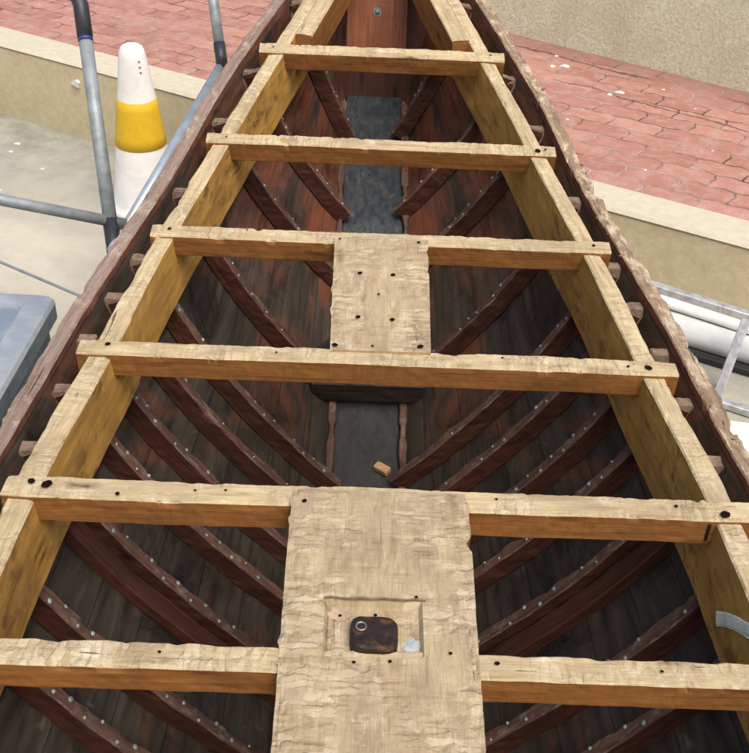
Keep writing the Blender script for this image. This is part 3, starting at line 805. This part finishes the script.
# ------------------------------------------------------------------ ground and walls
G = -2.15
def slab(name, pts, z, mat, z2=None):
    mb = MB(); mb.v = [Vector((x, y, z)) for x, y in pts]; mb.face(list(range(len(pts))), None, 0)
    return mb.build(name, [mat])
tag(slab('ground', [(-60, -60), (60, -60), (60, 60), (-60, 60)], G, M['ground']), kind='structure')
def wl(x): return 4.12-.571*x
def wu(x): return 4.12-.571*x
dv = Vector((1, -.571, 0)).normalized(); nv = Vector((.571, 1, 0)).normalized()
O = Vector((0, 4.12, 0))
def strip(a, b, d0, d1):   # along-wall range, normal range
    return [(O+dv*a+nv*d0), (O+dv*b+nv*d0), (O+dv*b+nv*d1), (O+dv*a+nv*d1)]
ZT = -1.75
# low wall: rendered body with a cream coping
wall = empty('low_wall', (0, 4.12, G)); tag(wall, 'low retaining wall with tan rendered face and cream top edge', 'wall')
def wallmesh(name, d0, d1, z0, z1, mat, parent, seg=120, jit=.003, A=-14, B=14):
    mb = MB()
    for i in range(seg+1):
        a = A+(B-A)*i/seg
        for (d, z) in ((d0, z0), (d0, z1-.012), (d0+.012, z1), (d1, z1), (d1, z0)):
            p = O+dv*a+nv*d; p.z = z; p += nv*jit*nz((a, z, 0), 2.0)*(1 if d < (d0+d1)/2 else 0); mb.v.append(p)
    for i in range(seg):
        for k in range(5):
            a = i*5+k; b = i*5+(k+1) % 5; mb.face((a, b, b+5, a+5))
    mb.face([0, 4, 3, 2, 1]); mb.face([seg*5+k for k in range(5)])
    o = mb.build(name, [mat]); o.parent = parent
    if parent: o.matrix_parent_inverse = Matrix.Translation(-parent.location)
    return o
wallmesh('wall_face', 0, .15, G-.1, ZT-.014, M['wallface'], wall)
wallmesh('coping', -.006, .20, ZT-.013, ZT, M['coping'], wall)
# paving behind it, as a sheet on a filled terrace
A = [(O+dv*-30+nv*.19), (O+dv*30+nv*.19), (O+dv*30+nv*30), (O+dv*-30+nv*30)]
tag(slab('paving', [(p.x, p.y) for p in A], ZT-.004, M['paving']), kind='structure')
# far rendered wall
bw0 = Vector((.709, 5.807, 0)); bw1 = Vector((1.886, 4.954, 0)); bd = (bw1-bw0).normalized(); bn = Vector((-bd.y, bd.x, 0))
mb = MB(); A_ = -1.9; B_ = 14; seg = 60; Hh = [(0, ZT-.1), (0, ZT+1.3), (.02, ZT+1.32), (.28, ZT+1.32), (.3, ZT-.1)]
for i in range(seg+1):
    a = A_+(B_-A_)*i/seg
    for d, z in Hh: p = bw0+bd*a+bn*d; p.z = z; mb.v.append(p)
for i in range(seg):
    for k in range(5):
        a = i*5+k; b = i*5+(k+1) % 5; mb.face((a, b, b+5, a+5))
mb.face([0, 4, 3, 2, 1]); mb.face([seg*5+k for k in range(5)])
tag(mb.build('rendered_wall', [M['roughcast']], loc=(bw0.x, bw0.y, ZT)), 'rough cement rendered wall rising behind the red paving', 'wall')

# ------------------------------------------------------------------ traffic cone
cone = empty('traffic_cone', (-1.035, 4.235, G)); tag(cone, 'white traffic cone with a wide yellow band in front of the low wall', 'traffic cone')
mb = MB()
Hc = .755
def rc_(z): return .155+(.056-.155)*(z/.72)
lathe(mb, [(.0, .002), (.165, .002), (.172, .012), (.165, .028), (.156, .035)]+[(rc_(z), z) for z in (.06, .12, .2, .28, .315, .42, .523, .58, .64, .70)]+[(.054, .722), (.046, .742), (.032, .752), (.012, Hc), (0, Hc)], (0, 0, 0))
o = mb.build('cone_body', [M['white']]); o.parent = cone
mb = MB(); lathe(mb, [(rc_(.315), .315), (rc_(.316)+.0018, .3155)]+[(rc_(z)+.0018, z) for z in (.36, .42, .48, .5225)]+[(rc_(.523), .523)], (0, 0, 0))
o = mb.build('yellow_band', [M['yellow']]); o.parent = cone
for i, z in enumerate((.695, .672, .65)):
    mb = MB()
    an = R(-52); r = rc_(z)+.001
    c = Vector((math.cos(an)*r, math.sin(an)*r, z)); 
    disc(mb, c, Vector((math.cos(an), math.sin(an), .15)), .0055, 0, 6, .2)
    o = mb.build('printed_mark', [M['bin_side']]); o.parent = cone

# ------------------------------------------------------------------ tubular frame by the left side
fr = empty('pipe_frame', (-.72, 2.447, G)); tag(fr, 'grey galvanised pipe frame with dark joints along the left side of the boat', 'scaffold frame')
def fpart(name, mb, mats):
    o = mb.build(name, mats); o.parent = fr; o.matrix_parent_inverse = Matrix.Translation(-fr.location); return o
Atop = Vector((-.830, 2.824, -.817)); Aj = Vector((-.720, 2.447, -1.332)); d = (Aj-Atop).normalized()
def along(a, b, t): return a+(b-a)*t
fpart('post', tube(MB(), [along(Atop, Aj, t) for t in (.16, .5, .94)], .019), [M['galv']])
fpart('joint', tube(MB(), [along(Atop, Aj, .93), along(Atop, Aj, 1.25)], .021), [M['darkpaint']])
fpart('joint', tube(MB(), [along(Atop, Aj, .155), along(Atop, Aj, .175)], .0205), [M['blue_edge']])
eb = [along(Atop, Aj, t) for t in (.158, .02)]+[Atop+Vector((-.012, .008, .012)), Atop+Vector((-.045, .02, .018)), Atop+Vector((-.14, .05, .018))]
fpart('elbow', tube(MB(), eb, .0215), [M['darkpaint']])
fpart('top_bar', tube(MB(), [Atop+Vector((-.13, .047, .018)), Atop+Vector((-1.4, .4, .02))], .0165), [M['galv']])
foot = along(Atop, Aj, 1.24); foot2 = Vector((foot.x+.0, foot.y, G))
fpart('post', tube(MB(), [foot, Vector((foot.x+.02, foot.y-.03, G))], .019), [M['galv']])
Btop = Vector((-.583, 3.597, -1.021)); Bj = Vector((-.544, 3.464, -1.203)); db = (Bj-Btop)
fpart('post', tube(MB(), [Btop-db*1.6, Btop, along(Btop, Bj, .68)], .0185), [M['galv']])
fpart('joint', tube(MB(), [along(Btop, Bj, .66), along(Btop, Bj, 1.05)], .0205), [M['darkpaint']])
fpart('post', tube(MB(), [along(Btop, Bj, 1.04), Vector((-.50, 3.38, G))], .0185), [M['galv']])
fpart('side_rail', tube(MB(), [Aj+Vector((0.012, -.05, -.02)), Bj+Vector((-.004, .01, -.005))], .0175), [M['galv2']])
Hl = Vector((-.974, 2.353, -1.214))
hd = (Hl-Aj)
fpart('cross_bar', tube(MB(), [Aj-hd*.12+Vector((0, .025, .03)), Aj+hd+Vector((0, .025, .01)), Aj+hd*4+Vector((0, .02, .0))], .0155), [M['galv']])
fpart('post', tube(MB(), [Aj+hd*3.9+Vector((0, 0, .3)), Vector((Aj.x+hd.x*3.9, Aj.y+hd.y*3.9, G))], .019), [M['galv']])

mb = MB(); tube(mb, [(-1.9, 3.28, -1.78), (-1.3, 2.83, -1.64), (-1.161, 2.739, -1.60), (-.862, 2.552, -1.60), (-.7, 2.45, -1.62)], .0045, 8)
tag(mb.build('thin_rod', [M['galv']], loc=(-1.161, 2.739, -1.6)), 'thin grey rod slanting down to the boat above the plastic box', 'rod')

# ------------------------------------------------------------------ plastic box, left edge
bx = empty('plastic_box', (-1.3, 2.45, G)); tag(bx, 'blue grey plastic box with a recessed lid at the left edge', 'box')
e0 = Vector((-1.003, 2.215, 0)); e1 = Vector((-.985, 2.70, 0)); ang = math.atan2(-(e1-e0).x, (e1-e0).y)
Mb = Matrix.Translation((-.993, 2.72, 0)) @ Matrix.Rotation(ang, 4, 'Z')
Wd, Ln = .62, .78
mb = MB(); box(mb, (-Wd+.03, -Ln+.03, G), (-.03, -.03, -1.755), 0, .015, Mb)
o = mb.build('box_body', [M['bin_side']]); o.parent = bx; o.matrix_parent_inverse = Matrix.Translation(-bx.location)
mb = MB()
b = 0
def rr(x0, y0, x1, y1, r, z, n=5):
    out = []
    for (cx, cy, a0) in ((x1-r, y1-r, 0), (x0+r, y1-r, 90), (x0+r, y0+r, 180), (x1-r, y0+r, 270)):
        for i in range(n+1):
            a = R(a0+90*i/n); out.append(Mb @ Vector((cx+r*math.cos(a), cy+r*math.sin(a), z)))
    return out
rings = [rr(-Wd, -Ln, 0, 0, .04, -1.765), rr(-Wd, -Ln, 0, 0, .04, -1.712), rr(-Wd+.008, -Ln+.008, -.008, -.008, .034, -1.701), rr(-Wd+.02, -Ln+.02, -.02, -.02, .028, -1.699),
         rr(-Wd+.09, -Ln+.09, -.085, -.07, .03, -1.699), rr(-Wd+.095, -Ln+.095, -.09, -.075, .028, -1.712)]
m_ = len(rings[0])
for r_ in rings: mb.v += r_
for i in range(len(rings)-1):
    for k in range(m_):
        a = i*m_+k; c = i*m_+(k+1) % m_; mb.face((a, c, c+m_, a+m_), None, 2 if i == 0 else 0)
mb.face([5*m_+k for k in range(m_)], None, 1); mb.face([k for k in range(m_)][::-1], None, 0)
o = mb.build('lid', [M['bin'], M['bin_in'], M['bin_side']]); o.parent = bx; o.matrix_parent_inverse = Matrix.Translation(-bx.location)
mb = MB(); tube(mb, [(-1.185, 3.03, G+.012), (-1.14, 3.035, G+.014), (-1.10, 3.02, G+.012)], .011, 8)
tag(mb.build('yellow_stick', [M['strap']], loc=(-1.14, 3.03, G)), 'short yellow stick on the pale ground between box and boat', 'stick')

# ------------------------------------------------------------------ right side: pipes, metal frame, board
for (nm, a, b_, r, lab) in (('plastic_pipe', (1.211, 3.405), (1.471, 3.236), .028, 'thinner white plastic pipe nearer the low wall on the right'),
                       ('plastic_pipe', (1.199, 3.262), (1.43, 3.141), .055, 'thick white plastic pipe lying behind the metal frame on the right')):
    a = Vector(a+(G+r+.004,)); b_ = Vector(b_+(G+r+.004,)); d = (b_-a).normalized()
    if r < .04: a.z = b_.z = G+.075
    mb = MB(); p0 = a-d*.45; p1 = b_+d*2.2
    tube(mb, [p0, p1], r, 28, 0, False)
    tube(mb, [p1, p0], r*.88, 28, 1, False)
    for P_, sgn in ((p0, 1), (p1, -1)):
        x = d.orthogonal().normalized(); y = d.cross(x); bb = len(mb.v)
        for k in range(28):
            an = 2*math.pi*k/28; e = x*math.cos(an)+y*math.sin(an); mb.v += [P_+e*r, P_+e*r*.88]
        for k in range(28):
            k2 = (k+1) % 28; q = (bb+2*k, bb+2*k2, bb+2*k2+1, bb+2*k+1); mb.face(q if sgn > 0 else q[::-1])
    tag(mb.build('plastic_pipe', [M['pvc'], M['black']], loc=(a.x, a.y, G)), lab, 'pipe')
mb = MB(); tube(mb, [(1.06, 3.36, G+.10)]+[(1.10+.5*i/20, 3.335-.30*i/20, G+.118-.112*max(0, (i-13)/7)**2+.0*i) for i in range(21)]+[(2.1, 2.8, G+.004)], .0022, 6)
tag(mb.build('black_cable', [M['black']], loc=(1.3, 3.19, G)), 'thin black cable draped over the thick white pipe', 'cable')
mb = MB(); timber(mb, [(1.16+.95*i/20, 3.185-.5*i/20, G+.03) for i in range(21)], [(.46, .88, 0)], [(0, 0, 1)], .03, .028)  # plain black strip on the ground along the thick pipe
tag(mb.build('black_strip', [M['black'], M['black'], M['black']], loc=(1.3, 3.1, G)), 'black strip on the ground under the thick white pipe', 'rubber strip')
mf = empty('metal_trestle', (1.27, 3.0, G)); tag(mf, 'low aluminium trestle with a slanted leg to the right of the boat', 'trestle')
def flat(mb, a, b_, w, t):
    a = Vector(a); b_ = Vector(b_); d = (b_-a).normalized(); r = d.cross(Vector((0, 0, 1))).normalized(); u = r.cross(d)
    timber(mb, [a+(b_-a)*i/14 for i in range(15)], [r], [u], w, t, jit=.0006, chip=.001, ns=2)
def mpart(n_, mb, ms):
    o = mb.build(n_, ms); o.parent = mf; o.matrix_parent_inverse = Matrix.Translation(-mf.location)
al = [M['alu']]*3
mb = MB(); flat(mb, (1.03, 3.255, -1.88), (1.36, 3.053, -1.88), .034, .03); mpart('top_rail', mb, al)
mb = MB(); flat(mb, (1.352, 3.05, -1.884), (1.262, 2.905, G), .032, .022); mpart('leg', mb, al)
mb = MB(); flat(mb, (1.05, 3.26, -1.884), (.98, 3.13, G), .032, .022); mpart('leg', mb, al)
mb = MB(); flat(mb, (1.19, 2.888, G+.032), (1.72, 2.60, G+.032), .036, .028); mpart('foot_rail', mb, al)
mb = MB(); flat(mb, (1.36, 3.053, -1.88), (1.80, 2.80, -1.88), .034, .03); mpart('top_rail', mb, al)
mb = MB(); box(mb, (0, 0, 0), (.7, .34, .012), 0, .003, Matrix.Translation((1.205, 2.42, G+.001)) @ Matrix.Rotation(R(-8), 4, 'Z'))
tag(mb.build('white_board', [M['board']], loc=(1.3, 2.6, G)), 'flat white board lying on the ground beside the right rail', 'board')

# ------------------------------------------------------------------ scattered bits on the ground
def crumb(loc, s, name, mat, label, cat, group):
    mb = MB(); seg = 7; b = 0
    for z, q in ((0, 1), (.5, .9), (.9, .45)):
        for k in range(seg):
            a = 2*math.pi*k/seg+z; r = s*q*(1+.35*math.sin(k*2.3+loc[0]*31)); mb.v.append(Vector((loc[0]+r*math.cos(a)*1.3, loc[1]+r*math.sin(a)*.8, loc[2]+z*s*.55)))
    for i in range(2):
        for k in range(seg):
            a = i*seg+k; c = i*seg+(k+1) % seg; mb.face((a, c, c+seg, a+seg))
    mb.face([2*seg+k for k in range(seg)]); mb.face([k for k in range(seg)][::-1])
    return tag(mb.build(name, [mat], loc=loc), label, cat, group)
zp = ZT-.004
for (x, y, s) in ((.996, 5.237, .020), (.932, 5.229, .015), (1.161, 4.847, .014), (1.217, 4.881, .017), (1.151, 3.965, .008), (.975, 5.40, .010), (1.45, 4.95, .007), (.9, 4.5, .006), (1.55, 4.7, .007), (.82, 4.9, .006), (1.5, 4.2, .005)):
    crumb((x, y, zp), s, 'paint_chip', M['chip'], 'small white chip lying on the red paving', 'chip', 'white chips on the red paving')
for (x, y, s) in ((-1.826, 4.886, .013), (-1.831, 4.785, .009), (-1.62, 4.60, .007), (-1.5, 4.2, .006), (-1.75, 4.35, .006)):
    crumb((x, y, G), s, 'paint_chip', M['chip'], 'small white chip lying on the grey concrete by the low wall', 'chip', 'white chips on the concrete')
c = O+dv*-1.66; 
mb = MB(); base = O+dv*(-1.735); 
pr = [(-.030, -.004), (-.005, .016), (.012, .022), (.03, .010), (.022, -.018), (.0, -.012)]
for dn in (-.012, .004):
    for a, z in pr: p = base+dv*a+nv*(dn-.002); p.z = -1.852+z; mb.v.append(p)
for k in range(6): mb.face((k, (k+1) % 6, (k+1) % 6+6, k+6))
mb.face(list(range(6))[::-1]); mb.face([k+6 for k in range(6)])
tag(mb.build('paper_scrap', [M['chip']], loc=(base.x, base.y, -1.85)), 'white scrap stuck on the tan face of the low wall', 'scrap')

# ------------------------------------------------------------------ world, sun, camera
w = bpy.data.worlds.new('World'); scene.world = w; w.use_nodes = True
nt = w.node_tree; sky = nt.nodes.new('ShaderNodeTexSky'); sky.sky_type = 'NISHITA'; sky.sun_disc = False
SE, SA = 60, 152        # elevation, azimuth clockwise from +Y
sky.sun_elevation = R(SE); sky.sun_rotation = R(SA); sky.air_density = 1.2; sky.dust_density = 6.0; sky.ozone_density = 1
bg = nt.nodes['Background']; bg.inputs[1].default_value = .15
nt.links.new(sky.outputs[0], bg.inputs[0])
sd = bpy.data.lights.new('Sun', 'SUN'); sd.energy = 1.5; sd.angle = R(45); sd.color = (1, .91, .78)
so = bpy.data.objects.new('Sun', sd); col.objects.link(so)
dirv = Vector((math.sin(R(SA))*math.cos(R(SE)), math.cos(R(SA))*math.cos(R(SE)), math.sin(R(SE))))
so.rotation_euler = dirv.to_track_quat('Z', 'Y').to_euler(); so.location = dirv*20

cd = bpy.data.cameras.new('Camera'); co = bpy.data.objects.new('Camera', cd); col.objects.link(co); scene.camera = co
p, yw, ro = R(36), R(1.269), R(2.729)
f = Vector((math.sin(yw)*math.cos(p), math.cos(yw)*math.cos(p), -math.sin(p))); rt = Vector((math.cos(yw), -math.sin(yw), 0)); upv = rt.cross(f)
r2 = rt*math.cos(ro)+upv*math.sin(ro); u2 = -rt*math.sin(ro)+upv*math.cos(ro)
co.matrix_world = Matrix(((r2.x, u2.x, -f.x, -.040), (r2.y, u2.y, -f.y, 0), (r2.z, u2.z, -f.z, 0), (0, 0, 0, 1)))
cd.sensor_fit = 'VERTICAL'; cd.sensor_height = 24; cd.lens = 24*1007/753; cd.clip_start = .02; cd.clip_end = 500
scene.view_settings.view_transform = 'Standard'; scene.view_settings.look = 'None'
scene.view_settings.exposure = 0.32; scene.view_settings.gamma = 1
scene.view_settings.use_curve_mapping = False
